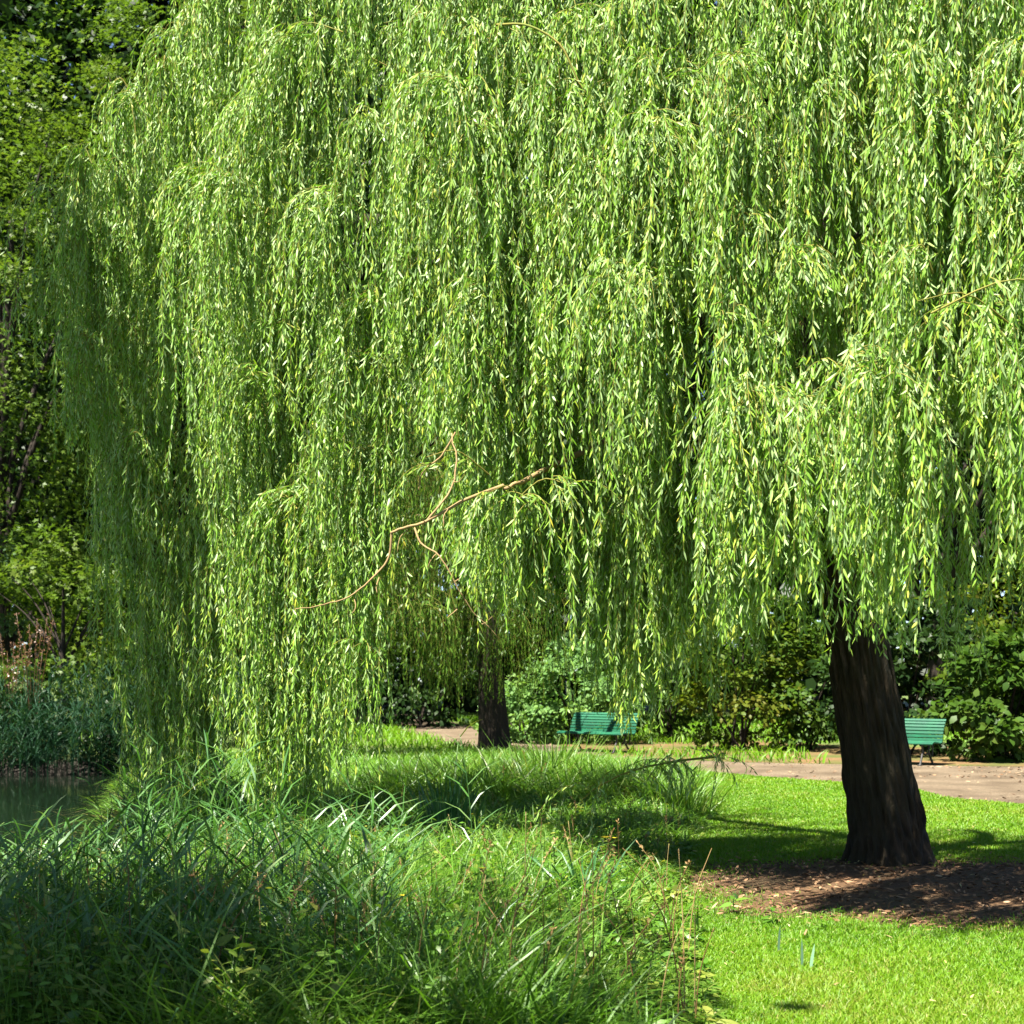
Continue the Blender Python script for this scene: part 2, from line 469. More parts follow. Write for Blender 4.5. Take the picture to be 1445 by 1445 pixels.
rng = np.random.default_rng(11)
g = Geo()
n = 420000
y = 6.2 + 23 * rng.random(n) ** 1.7
x = meadow_right(y) - .4 + rng.random(n) * (y * .375 + .6 - meadow_right(y) + .4)
ok = ~in_path(x, y) & (y < np.interp(x, near[::-1, 0], near[::-1, 1]) + .05)
mr = mulch_r(x, y)
ok &= (mr > rng.normal(.98, .13, n))
x, y = x[ok], y[ok]; n = len(x)
patch = smooth_noise(x, y, .6, 3)
far_s = np.clip(y / 10, 1, 2.4)
patch2 = smooth_noise(x, y * 1.6, .28, 4)
dry = rng.random(n) < .07 + .10 * (patch > .9) + .16 * (patch2 > 1.1)
var = np.clip(.36 + .12 * patch + .08 * patch2 + rng.normal(0, .13, n), 0, .75); var[dry] = rng.uniform(.8, 1, dry.sum())
blades(g, np.stack([x, y, np.zeros(n)], 1), rng.uniform(.018, .052, n) * (1 + .2 * patch), .0055 * far_s, rng.uniform(0, 6.28, n), rng.uniform(.1, .7, n), rng.uniform(0, .6, n), var)
tag(g.build('lawn_grass', M['lawn_blade']), 'short bright lawn grass between the mulch and the gravel path', 'lawn grass', kind='stuff')

# grass beyond the path and on the far shore
g = Geo(); n = 40000
x = rng.uniform(-16, 16, n); y = rng.uniform(26, 60, n)
ok = ~in_path(x, y) & (shore(x, y) > .3) & (x > -5) & ((x < np.interp(y, far[:, 1], far[:, 0]) - .0) | (x < 6.2) & (y < 32) | (y > 36)) & (y > np.interp(x, near[::-1, 0], near[::-1, 1]))
ok |= (x < np.interp(y, near[:, 1], near[:, 0])) & (shore(x, y) > .3) & (y > 30) & (x > -5.5)
x, y = x[ok], y[ok]; n = len(x)
blades(g, np.stack([x, y, np.zeros(n)], 1), rng.uniform(.10, .32, n), .03, rng.uniform(0, 6.28, n), rng.uniform(.1, .6, n), rng.uniform(0, .7, n), rng.beta(2, 3, n) * .8)
tag(g.build('rough_grass', M['lawn_blade']), 'rough grass verge beyond the gravel path', 'grass', kind='stuff')

# tall meadow grass on the bank
g = Geo(); n = 165000
y = 6.0 + 24 * rng.random(n) ** 1.35
e = np.interp(y, [0, 7, 12, 17, 24, 34], [-3.4, -3.6, -4.2, -4.9, -6.4, -9.0])
x = e - .3 + rng.random(n) * (meadow_right(y) - e + .3)
right = meadow_right(y) - x
cl = smooth_noise(x, y, .45, 8)
ok = (shore(x, y) > -.35) & ((cl > rng.normal(-.35, .7, n)) | (y > 14.5)) & (right > np.abs(rng.normal(0, .32, n)))
x, y, right, cl = x[ok], y[ok], right[ok], cl[ok]; n = len(x)
h = rng.gamma(6, 1 / 6, n) * np.clip(.12 + .34 * right, .08, .56) * (1 + .25 * cl) * np.interp(y, [6, 9, 13, 16.5, 18, 23, 26, 28], [.62, .7, .7, .7, 1.5, 1.5, .9, .6])
h = cap(x, y, h)
var = np.clip(.36 + .17 * smooth_noise(x, y, .5, 21) + rng.normal(0, .17, n), 0, .8)
dry = rng.random(n) < .05 + .08 * (smooth_noise(x, y, .35, 22) > 1.2); var[dry] = rng.uniform(.85, 1, dry.sum())
blades(g, np.stack([x, y, gz(x, y)], 1), h, rng.uniform(.006, .015, n) * np.clip(y / 12, 1, 2), rng.uniform(0, 6.28, n), rng.uniform(.05, 1.0, n), rng.gamma(2, .36, n).clip(0, 1.6), var)
tag(g.build('tall_grass', M['tall_blade']), 'tall tangled meadow grass filling the bank left of the lawn', 'tall grass', kind='stuff')


def weed(g, base, h, nleaf, size, r, tone=.4):
    t = np.linspace(.15, 1, nleaf)
    az = r.uniform(0, 6.28) + np.arange(nleaf) * 2.4 + r.normal(0, .3, nleaf)
    lean = r.normal(0, .12, 2)
    stem = np.asarray(base) + np.stack([lean[0] * h * t ** 2, lean[1] * h * t ** 2, h * t], 1)
    tube(g, np.concatenate([[base], stem]), np.linspace(.005, .002, nleaf + 1), 4, var=.3)
    o = np.stack([np.cos(az), np.sin(az), r.normal(.15, .3, nleaf)], 1)
    leaves(g, stem, o, np.stack([-.3 * np.cos(az), -.3 * np.sin(az), np.ones(nleaf)], 1) + r.normal(0, .35, (nleaf, 3)), size * (1.15 - .5 * t) * r.uniform(.7, 1.2, nleaf),
           size * .5 * (1.1 - .5 * t), np.clip(tone + r.normal(0, .13, nleaf), 0, 1), .3)


rng = np.random.default_rng(31)
g = Geo(); made = 0
while made < 3100:
    y = 6.2 + 12 * rng.random() ** 1.6
    x = rng.uniform(-.45 * y * .8, meadow_right(np.array(y)))
    if shore(np.array(x), np.array(y)) < .2 or (-smooth_noise(np.array(x), np.array(y), .45, 8)) < rng.normal(-.3, .6): continue
    rgt = float(meadow_right(np.array(y))) - x
    weed(g, (x, y, float(gz(np.array(x), np.array(y)))), float(cap(x, y, rng.uniform(.22, .6) * min(1, .12 + .7 * rgt))), rng.integers(8, 18), rng.uniform(.04, .10) * rng.choice([.7, 1, 1.3]), rng, tone=rng.choice([.15, .4, .45, .75, .9]))
    made += 1
tag(g.build('undergrowth', M['weed_leaf']), 'leafy weeds growing through the tall grass of the bank', 'undergrowth', kind='stuff')


# dead stalks, rusty seed heads and a few yellow flower heads
g = Geo(); gf = Geo()
for q in range(420):
    y = 6.6 + 14 * rng.random() ** 1.5; x = rng.uniform(-.36 * y, float(meadow_right(np.array(y))) - .1)
    if shore(np.array(x), np.array(y)) < .2: continue
    h = float(cap(x, y, rng.uniform(.4, .9))) * rng.uniform(.8, 1.15); a = rng.uniform(0, 6.28); k = rng.uniform(.05, .6) * h
    b0 = np.array([x, y, float(gz(np.array(x), np.array(y)))])
    pts = spline([b0, b0 + [k * .3 * math.cos(a), k * .3 * math.sin(a), h * .6], b0 + [k * math.cos(a), k * math.sin(a), h]], 7)
    tube(g, pts, np.linspace(.004, .0015, 7), 4, var=rng.random())
    if q % 3 == 0:
        m_ = 16; t = rng.uniform(.65, 1, m_)
        p = np.stack([np.interp(t, np.linspace(0, 1, 7), pts[:, c]) for c in range(3)], 1)
        leaves(g, p, rng.normal(0, 1, (m_, 3)) + [0, 0, .9], rng.normal(0, 1, (m_, 3)), .03, .010, rng.random(m_))
    elif q % 17 == 1:
        m_ = 12; a = np.arange(m_) * .52
        leaves(gf, np.repeat(pts[-1:], m_, 0), np.stack([np.cos(a), np.sin(a), .35 + 0 * a], 1), np.stack([0 * a, 0 * a, 1 + 0 * a], 1) + .01, .024, .010, rng.random(m_), .1)
tag(g.build('dead_stalks', M['dead_stalk']), 'straw and rust coloured dead stalks standing in the tall grass', 'dead stalks', kind='stuff')
tag(gf.build('meadow_flowers', M['yellow_petal']), 'few small yellow flowers dotted over the bank', 'flowers', kind='stuff')


def reed(g, base, h, r, lean=None, nl=None):
    a = r.uniform(0, 6.28) if lean is None else lean
    k = r.uniform(.02, .22)
    t = np.linspace(0, 1, 8)
    pts = np.asarray(base) + np.stack([np.cos(a) * k * h * t ** 2, np.sin(a) * k * h * t ** 2, h * t * .97], 1)
    tube(g, pts, np.linspace(.006, .002, 8), 4, var=.35)
    nl = nl or int(h / .12)
    tt = np.linspace(.22, .98, nl)
    p = np.stack([np.interp(tt, t, pts[:, c]) for c in range(3)], 1)
    az = a + np.where(np.arange(nl) % 2 == 0, 0, math.pi) + r.normal(0, .5, nl)
    blades(g, p, r.uniform(.25, .45, nl) * (1.1 - .4 * tt), r.uniform(.013, .022, nl), az, r.uniform(.5, 1.2, nl), r.uniform(.2, 1.0, nl), np.clip(r.normal(.35, .22, nl), 0, 1))


# reed bed in the lower left and along the shore
g = Geo(); made = 0
while made < 900:
    if made < 430:
        y = rng.uniform(6.6, 12.5); x = rng.uniform(-.40 * y, -.02 * y - .5)
        h = rng.uniform(.7, 1.15) * np.interp(y, [6.6, 9, 12], [.62, .85, .95])
    else:
        y = rng.uniform(12, 20.5); x = float(np.interp(y, [12, 18, 20.5], [-4.0, -4.9, -5.5])) + abs(rng.normal(0, 1.0)) - .2
        h = rng.uniform(.45, 1.2)
    if shore(np.array(x), np.array(y)) < -.7: continue
    h = h * rng.uniform(.75, 1.3) if rng.random() < ((.7 if -.27 < x / y < -.2 else .05) if y > 12 else .3 if -.27 < x / y < -.16 else .04) else float(cap(x, y, h, .3))
    reed(g, (x, y, float(gz(np.array(x), np.array(y)))), h, rng); made += 1
tag(g.build('reeds', M['reed_blade']), 'dense green reed bed at the near edge of the pond', 'reeds', kind='stuff')

# far-shore reeds, dark and overhanging the water
g = Geo()
for _ in range(1100):
    x = rng.uniform(-17, -6.0); y = 34.3 + .5 * math.sin(x * .7) + rng.uniform(-.9, 2.2)
    reed(g, (x, y, max(WATER - .1, float(gz(np.array(x), np.array(y))))), rng.uniform(1.0, 2.2), rng, lean=-1.57 + rng.normal(0, .7))
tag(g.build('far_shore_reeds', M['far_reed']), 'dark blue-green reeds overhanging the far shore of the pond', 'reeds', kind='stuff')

# dry straw on the shore
g = Geo(); n = 700
y = rng.normal(17.2, .8, n); x = np.interp(y, [14, 20], [-4.1, -5.1]) + rng.normal(.2, .45, n)
blades(g, np.stack([x, y, np.maximum(gz(x, y), WATER)], 1), rng.uniform(.3, .7, n), .018, rng.normal(3.6, .9, n), rng.uniform(.3, 1.2, n), rng.uniform(.3, 1.4, n), rng.random(n))
tag(g.build('dry_grass', M['dry_blade']), 'dead straw-coloured grass drooping over the waterline', 'dry grass', kind='stuff')


def clump(name, px, py, D, h, n, mat, label, cat, seed, spread=.16, w=(.012, .02), lean=(.05, .5), bend=(.1, .9), vr=(.1, .9)):
    r = np.random.default_rng(seed)
    c = P(px, py, D); c[2] = float(gz(np.array(c[0]), np.array(c[1])))
    az = r.uniform(0, 6.28, n); rad = np.abs(r.normal(0, spread, n))
    p = np.stack([np.cos(az) * rad, np.sin(az) * rad, 0 * rad], 1)
    g = Geo()
    blades(g, p, h * r.uniform(.55, 1.1, n), r.uniform(*w, n), az + r.normal(0, .5, n), r.uniform(*lean, n), r.uniform(*bend, n), r.uniform(*vr, n))
    o = g.build(name, M[mat]); o.location = c
    return tag(o, label, cat)


clump('iris_clump', 625, 1180, 14.4, .78, 90, 'sedge_blade', 'stiff dark blue-green iris clump standing up in the bright meadow', 'iris', 1, w=(.02, .032), lean=(.02, .3), bend=(0, .25))
clump('sedge_tussock', 450, 1440, 7.6, .62, 900, 'sedge_blade', 'big arching dark sedge tussock at the bottom edge, left of centre', 'sedge', 2, spread=.42, bend=(.3, 1.4))
clump('sedge_tussock', 330, 1420, 8.0, .5, 420, 'sedge_blade', 'smaller dark sedge tussock left of the big arching one', 'sedge', 3, spread=.3, bend=(.3, 1.4))
clump('sedge_tussock', 575, 1440, 7.4, .42, 380, 'sedge_blade', 'low sedge tussock at the bottom edge right of the big one', 'sedge', 4, spread=.3, bend=(.3, 1.3))
clump('grass_clump', 960, 1190, 17.6, .72, 300, 'tall_blade', 'tall bright grass clump at the left edge of the sunny lawn', 'grass clump', 5, spread=.22, w=(.01, .016), bend=(.1, .8))
clump('grass_clump', 895, 1185, 18.4, .8, 240, 'tall_blade', 'fresh green grass clump in front of the low willow branch', 'grass clump', 6, spread=.25, w=(.01, .016))
clump('grass_clump', 780, 1120, 21, .95, 260, 'tall_blade', 'upright pale grass clump below the green bench', 'grass clump', 7, spread=.4, w=(.014, .022), bend=(.05, .4))
clump('grass_clump', 820, 1290, 10.2, .6, 60, 'sedge_blade', 'thin broad-bladed tuft in the shaded middle of the bank', 'grass clump', 8, spread=.12, w=(.016, .024))
clump('strap_leaf_shoot', 1134, 1372, 8.25, .25, 2, 'iris_leaf', 'pair of grey-green strap leaves standing in the front lawn', 'shoot', 12, spread=.05, w=(.022, .024), lean=(.1, .2), bend=(0, .05))
clump('strap_leaf_shoot', 1097, 1345, 8.8, .2, 1, 'iris_leaf', 'single thin grey-green strap leaf behind the pair in the lawn', 'shoot', 14, spread=.01, w=(.016, .018), lean=(.05, .1), bend=(0, .05))
# tall reed stems that stick out of the meadow
for q, (px, D, h, ln, lb) in enumerate([(668, 12.2, 1.25, 2.9, 'tall single reed with drooping leaves in front of the second willow trunk'),
                                        (330, 11.5, 1.15, .3, 'reed stem leaning in front of the left willow curtain'),
                                        (150, 8.3, .95, 1.8, 'reed stem rising against the dark pond'),
                                        (40, 8.0, .9, 1.2, 'reed stem at the lower left edge of the pond')]):
    r = np.random.default_rng(70 + q); g = Geo(); c = P(px, 0, D); c[2] = float(gz(np.array(c[0]), np.array(c[1])))
    reed(g, (0, 0, 0), h, r, lean=ln)
    o = g.build('reed_stem', M['reed_blade']); o.location = c; tag(o, lb, 'reed')
# broad-leaved weeds at the mulch edge
for q, (px, py, h, nl, s, lb) in enumerate([(1035, 1290, .16, 9, .12, 'broad-leaved weed at the left tip of the mulch'),
                                            (1090, 1305, .12, 8, .11, 'low broad-leaved weed at the front edge of the mulch'),
                                            (985, 1320, .25, 12, .12, 'leafy weed at the edge of the meadow beside the mulch'),
                                            (1185, 1290, .05, 6, .06, 'tiny green seedling in the mulch'),
                                            (1160, 1312, .07, 7, .08, 'small rosette weed where the front lawn meets the mulch')]):
    r = np.random.default_rng(90 + q); D = CAMZ * F / (py - YH); c = P(px, py, D); c[2] = 0
    g = Geo(); weed(g, (0, 0, 0), h, nl, s, r)
    o = g.build('broadleaf_weed', M['weed_leaf']); o.location = c; tag(o, lb, 'weed')


# ------------------------------------------------------------------ willow
def willow_strands(crown, twigs, S, az, up, length, step, leafL, leafW, r, turn=.28, stem=.0022, varshift=0.0, density=1.0):
    """strands start at S heading along az with elevation up, bend over and hang; leaves spiral down each"""
    N = len(S)
    Mx = int(length.max() / step) + 2
    k = np.arange(Mx)[None] * step
    hang = -R(90) + r.normal(0, R(3), N)[:, None]
    th = hang + (up[:, None] - hang) * np.exp(-k / (turn * r.uniform(.6, 1.6, N))[:, None])
    sway = .15 * np.sin(k * r.uniform(1.5, 4, N)[:, None] + r.uniform(0, 6.28, N)[:, None])
    a2 = az[:, None] + .5 * np.sin(k * r.uniform(.5, 2, N)[:, None] + r.uniform(0, 6.28, N)[:, None])
    dx = np.cos(th) * np.cos(a2) + sway * np.sin(az)[:, None]
    dy = np.cos(th) * np.sin(a2) + sway * np.cos(az)[:, None] * .6
    dz = np.sin(th)
    T = np.stack([dx, dy, dz], -1)
    pts = S[:, None] + np.cumsum(T * step, 1) - T * step
    valid = (k < length[:, None])
    # stems: three-sided tubes every 4th step
    if twigs is not None:
        sk = 4
        sp, sv, tt = pts[:, ::sk], valid[:, ::sk], norm(T[:, ::sk])
        m2 = sp.shape[1]
        a = norm(np.cross(tt, np.array([.3, 1, .1]))); bb = np.cross(tt, a)
        rad = np.clip(stem * (1.6 - k[:, ::sk] / length[:, None]), stem * .4, None)[..., None]
        ringv = np.stack([sp + rad * (a * math.cos(q) + bb * math.sin(q)) for q in (0, 2.09, 4.19)], 2)
        ids = (np.arange(N)[:, None] * m2 + np.arange(m2 - 1)[None])
        use = sv[:, 1:]
        ids = ids[use]
        f4 = np.concatenate([np.stack([ids * 3 + q, ids * 3 + (q + 1) % 3, (ids + 1) * 3 + (q + 1) % 3, (ids + 1) * 3 + q], 1) for q in range(3)])
        twigs.add(ringv.reshape(-1, 3), None, f4, .5)
    idx = np.argwhere(valid & (r.random(valid.shape) < density))
    ni = len(idx)
    p = pts[idx[:, 0], idx[:, 1]]; t = norm(T[idx[:, 0], idx[:, 1]])
    frac = (idx[:, 1] * step) / length[idx[:, 0]]
    phi = idx[:, 1] * 2.4 + idx[:, 0] * 1.7 + r.normal(0, .5, ni)
    o = np.stack([np.cos(phi), np.sin(phi), np.zeros(ni)], 1)
    d = norm(t * r.uniform(.3, 1.1, ni)[:, None] + o * r.uniform(.25, .8, ni)[:, None] + np.array([0, 0, -.42]) + r.normal(0, .12, (ni, 3)))
    nr = norm(np.cross(d, np.cross(o + r.normal(0, .5, (ni, 3)), d)) + r.normal(0, .4, (ni, 3)))
    L = leafL * r.uniform(.5, 1.32, ni) * np.where(frac > .93, .7, 1.0)
    strandvar = r.normal(0, .10, N)[idx[:, 0]]
    var = .40 + varshift + strandvar + r.normal(0, .17, ni) + .15 * (frac > .9)
    var = np.where(r.random(ni) < .004, r.uniform(.85, 1, ni), np.clip(var, 0, .8))
    leaves(crown, p, d, nr, L, leafW * r.uniform(.75, 1.25, ni), var, r.normal(.12, .12, ni))


ax_px = [60, 200, 400, 550, 700, 850, 1000, 1200, 1400, 1800]
ax_D = [15.2, 15.0, 13.8, 13.2, 11.4, 10.8, 10.2, 9.6, 8.8, 8.6]
Dfront = lambda px: np.interp(px, ax_px, ax_D)
bt = [(60, 480), (100, 600), (140, 715), (178, 850), (200, 1080), (240, 1150), (330, 1130), (400, 1165), (440, 1140), (500, 1110), (545, 1010), (570, 930), (640, 880), (720, 920),
      (770, 920), (800, 940), (850, 975), (900, 1000), (960, 1005), (1000, 915), (1100, 890), (1150, 860), (1172, 785), (1200, 800), (1225, 915), (1260, 920), (1290, 880), (1318, 800), (1342, 690),
      (1365, 780), (1390, 690), (1420, 790), (1450, 760), (1500, 760), (1800, 760)]
Bot = lambda px: np.interp(px, [q[0] for q in bt], [q[1] for q in bt])
Top = lambda px: np.interp(px, [60, 75, 150, 200, 235, 300, 400, 2000], [330, 230, 140, 70, -20, -90, -170, -400])

rng = np.random.default_rng(2024)
sprays = []   # px, py crest, D, strands, bottom py, max length m
for layer in range(3):
    step_px = (54, 62, 84)[layer]
    px = 66.0
    while px < 1640:
        x0 = px + rng.normal(0, 8)
        py = Top(x0) + rng.uniform(0, 90)
        B = Bot(x0) - (0, rng.uniform(0, 120), rng.uniform(0, 260))[layer]
        dcol = rng.uniform(-.55, .55)
        while py < B - 130:
            recede = max(0, (350 - py) / 800) * np.interp(x0, [100, 500, 1200], [.3, .6, .9])
            D = Dfront(x0) + (0, np.interp(x0, [700, 900], [1.65, 1.1]), np.interp(x0, [700, 850], [2.9, 1.8]))[layer] + dcol * np.interp(x0, [650, 800], [1, .6]) + (1.3 if 745 < x0 < 1010 and py > 420 and layer < 2 else 1.0 if 570 < x0 <= 745 and py > 520 and layer < 2 else 0) + rng.uniform(-.2, .3) + recede
            off = py < -130 or x0 > 1500
            wide = rng.random() < .22
            n = int((29, 18, 13)[layer] * (0.5 if off else 1) * rng.uniform(.7, 1.4))
            sprays.append((x0 + rng.normal(0, 22 if wide else 7), py, D, n, B + rng.normal(0, 22), rng.uniform(1.3, 3.0), wide))
            py += rng.uniform(75, 150) * (1.1, 1.3, 1.6)[layer] * (1.4 if off else 1)
        px += step_px * rng.uniform(.75, 1.25) * (1.5 if px > 1480 else 1)
# plumes that stand out in the photograph
PLUMES = [(1050, 545, 9.7, 30, 870, 2.2), (1080, 575, 9.6, 20, 800, 2.0), (1215, 500, 9.1, 34, 930, 2.3), (1248, 520, 9.0, 26, 930, 2.3), (1135, 565, 9.3, 18, 870, 2.0),
          (730, 40, 11.9, 26, 480, 2.6), (850, 160, 11.4, 24, 560, 2.6), (960, 170, 11.2, 26, 600, 2.6), (1080, 215, 11.0, 24, 560, 2.4), (1380, 80, 10.0, 26, 480, 2.4),
          (1365, 420, 8.3, 6, 815, 2.2), (1422, 400, 8.1, 6, 825, 2.2), (330, 250, 13.6, 30, 700, 3.2), (350, 520, 13.5, 30, 1100, 3.6), (400, 700, 13.4, 24, 1170, 3.4), (460, 680, 13.3, 24, 1120, 3.4),
          (500, 780, 13.3, 20, 1110, 2.6), (720, 690, 10.9, 8, 930, 1.6), (765, 680, 11.0, 8, 925, 1.6), (645, 640, 10.9, 4, 890, 1.6),
          # dim strands deeper in, above the bench and right of the trunk
          (880, 650, 12.4, 24, 985, 2.6), (930, 700, 12.4, 22, 1010, 2.6), (975, 720, 12.2, 20, 1000, 2.4), (830, 700, 12.6, 14, 950, 2.4), (1310, 600, 12.2, 22, 930, 2.4), (1350, 640, 12.8, 22, 960, 2.4),
          (1020, 650, 12.0, 18, 920, 2.4), (1110, 640, 12.4, 18, 900, 2.4), (240, 600, 15.2, 26, 1150, 4.2), (290, 640, 15.0, 26, 1130, 4.2), (200, 500, 15.6, 24, 1120, 4.4)]
NPLUME = len(PLUMES)
sprays += [q + (True,) for q in PLUMES]

# openings between the plumes, where the shaded inside of the crown shows (photo px, py, half width, half height)
HOLES = np.array([(1338, 740, 30, 150), (1396, 760, 20, 150), (1092, 715, 20, 75), (600, 400, 12, 30), (446, 470, 11, 75), (812, 430, 16, 60), (950, 445, 18, 22), (1086, 170, 13, 65),
                  (250, 600, 14, 95), (605, 665, 26, 45), (608, 900, 52, 120), (800, 880, 42, 60), (700, 905, 66, 45), (785, 600, 15, 70), (330, 890, 16, 70), (566, 560, 13, 60), (660, 330, 11, 60),
                  (385, 330, 10, 70), (900, 300, 12, 50), (1250, 250, 12, 60), (1320, 420, 22, 60), (1165, 300, 10, 45), (520, 250, 12, 60), (300, 420, 10, 60), (1000, 480, 20, 40), (215, 760, 12, 80),
                  (500, 900, 12, 60), (990, 640, 22, 60), (735, 250, 10, 55), (430, 640, 11, 60), (170, 560, 12, 80), (870, 560, 13, 60), (1280, 620, 9, 60), (1140, 480, 24, 22), (1187, 855, 20, 76)], float)


def trim_holes(S, az, ln, r):
    keep = np.ones(len(S), bool); ln = ln.copy()
    px = (S[:, 0] + .17 * np.cos(az)) * F / (S[:, 1] + .17 * np.sin(az)) + CX; py = YH - (S[:, 2] - CAMZ) * F / S[:, 1]
    for hx, hy, rx, ry in HOLES * [1, 1, 1.35, 1.1]:
        q = 1 - ((px + r.normal(0, 5, len(S)) - hx) / rx) ** 2
        top = hy - ry * np.sqrt(np.clip(q, 0, 1)); bot = hy + ry * np.sqrt(np.clip(q, 0, 1))
        keep &= ~((q > 0) & (py > top - 25) & (py < bot))
        cut = (q > 0) & (py <= top - 25)
        mx = (top - py + r.normal(0, 14, len(S))) * S[:, 1] / F
        ln = np.where(cut & (mx < ln), np.maximum(mx, .2), ln)
    return keep, ln


crown, twigs = Geo(), Geo()
NGRID = len(sprays) - NPLUME
for si, (px, py, D, n, B, mx, wide) in enumerate(sprays):
    c = P(px, py, D)
    out_az = math.atan2(c[1] - 12.8, c[0] - 2.2) if abs(c[0] - 2.2) + abs(c[1] - 12.8) > .5 else rng.uniform(0, 6.28)
    if rng.random() < .5: out_az = out_az * .3 + (-math.pi / 2) * .7 if out_az < 1.6 else out_az
    out_az += rng.normal(0, .9)
    o = np.array([math.cos(out_az), math.sin(out_az), 0])
    bl = rng.uniform(.35, .75) if wide else rng.uniform(.12, .3)                               # crest branch length
    u = rng.uniform(-1, 1, n)
    S = c + (u[:, None] * bl * .42) * o + rng.normal(0, .045, (n, 3)) * np.array([1.3, 1.3, 1])
    S[:, 2] -= .22 * np.abs(u) ** 2 * bl
    az = out_az + rng.normal(0, .8, n)
    up = rng.uniform(R(-35), R(38), n) if wide else rng.uniform(R(-60), R(30), n)
    zb = P(px, B, D)[2]
    room = np.maximum(S[:, 2] - zb, .35)
    ln = np.minimum(room, mx) * np.where(room < mx, rng.uniform(.62, 1.06, n), rng.uniform(.5, 1.05, n)) + .06
    if si < NGRID or 1100 < px < 1300:
        kp, ln = trim_holes(S, az, ln, rng)
        if kp.sum() < 2: continue
        S, az, up, ln = S[kp], az[kp], up[kp], ln[kp]
    willow_strands(crown, twigs, S, az, up, ln,   .0195, .090, .0142, rng, turn=.26 if wide else .13, density=.93)
    # the crest branch itself
    e0 = c - o * bl * .6 + np.array([0, 0, -.14]); e1 = c + o * bl * .55 + np.array([0, 0, -.1 * bl])
    tube(twigs, spline([e0, c + [0, 0, .02], e1], 8), np.linspace(.007, .003, 8), 5)
print('willow leaves', crown.n // 6, 'sprays', len(sprays))

TB = np.array([3.30, 13.2, 0.0])
willow = thing('weeping_willow', tuple(TB), 'huge sunlit weeping willow with leaning dark trunk, filling the picture with hanging branches', 'willow tree')


def bark_ridges(seed, amp):
    r = np.random.default_rng(seed)
    ph = r.uniform(0, 6.28, 12); fr = r.integers(7, 38, 12); dr = r.normal(0, .05, 12); ds = r.uniform(.02, .16, 12)
    def f(th, k, rad):
        o = 0
        for q in range(12):
            o = o + np.sin(fr[q] * th + ph[q] + dr[q] * k + 1.2 * np.sin(ds[q] * k + ph[q])) / 12 ** .5
        return rad * amp * o
    return f


def flare(th, k, rad, n0):
    return rad * .34 * np.exp(-k / n0) * (.6 + .6 * np.sin(5 * th + 1) * .5 + .3 * np.sin(3 * th))


g = Geo()
ctrl = [(3.47, 13.2, -.15), (3.45, 13.2, .3), (3.33, 13.15, 1.0), (3.14, 13.05, 2.0), (2.96, 12.9, 3.0), (2.9, 12.7, 3.9)]
br = bark_ridges(3, .06)
tube(g, spline(ctrl, 320), np.interp(np.linspace(0, 1, 320), [0, .08, .2, .5, 1], [.40, .365, .33, .272, .235]), 200, ridges=lambda th, k, r_: br(th, k, r_) + flare(th, k, r_, 23))
limbs = [([(2.95, 12.75, 3.5), (1.6, 13.4, 5.2), (-.6, 15.6, 6.6), (-2.6, 17.6, 7.2), (-3.6, 18.2, 6.8)], .15),
         ([(2.9, 12.7, 3.6), (2.2, 12.4, 5.4), (1.0, 12.3, 7.0), (-.2, 12.6, 7.9)], .14),
         ([(2.9, 12.7, 3.7), (2.7, 12.3, 6.0), (2.2, 12.2, 8.4), (1.6, 12.0, 9.8)], .17),
         ([(2.95, 12.7, 3.5), (3.9, 11.6, 5.2), (4.6, 10.4, 6.6), (5.4, 9.6, 7.0)], .14),
         ([(3.0, 12.8, 3.3), (4.4, 13.2, 4.8), (6.2, 13.0, 6.4), (7.6, 12.4, 6.8)], .12),
         ([(1.6, 13.4, 5.2), (.3, 14.0, 5.6), (-1.2, 14.9, 6.0), (-2.2, 15.6, 5.6)], .075),
         ([(-.6, 15.0, 6.8), (-1.6, 15.6, 5.6), (-2.3, 15.8, 5.0)], .05),
         ([(1.6, 13.4, 5.2), (.9, 13.9, 5.2), (-.2, 14.6, 4.6), (-1.0, 15.0, 4.0)], .06),
         ([(3.9, 11.6, 5.2), (3.4, 10.6, 5.2), (2.6, 10.0, 4.9), (2.1, 9.9, 4.5)], .045),
         ([(3.02, 12.95, 2.9), (2.5, 12.9, 3.9), (1.9, 13.2, 4.4), (1.2, 13.9, 4.2)], .07)]
for q, (c, r0) in enumerate(limbs):
    b2 = bark_ridges(20 + q, .04)
    tube(g, spline(c, 50), np.linspace(r0, r0 * .22, 50), 20, ridges=b2)
def child(o, par):
    o.parent = par
    o.matrix_parent_inverse = par.matrix_world.inverted()
    return o
bpy.context.view_layer.update()
child(g.build('trunk', M['bark']), willow)


def branch_px(g, pts, D, r0, r1, n=24, jit=.05, seed=0):
    r = np.random.default_rng(seed)
    c = spline([P(a, b_, D + dd) for (a, b_, dd) in pts], n)
    c += np.cumsum(r.normal(0, jit * .4, (n, 3)), 0) * np.linspace(0, 1, n)[:, None] * .3
    tube(g, c, np.linspace(r0, r1, n), 7)


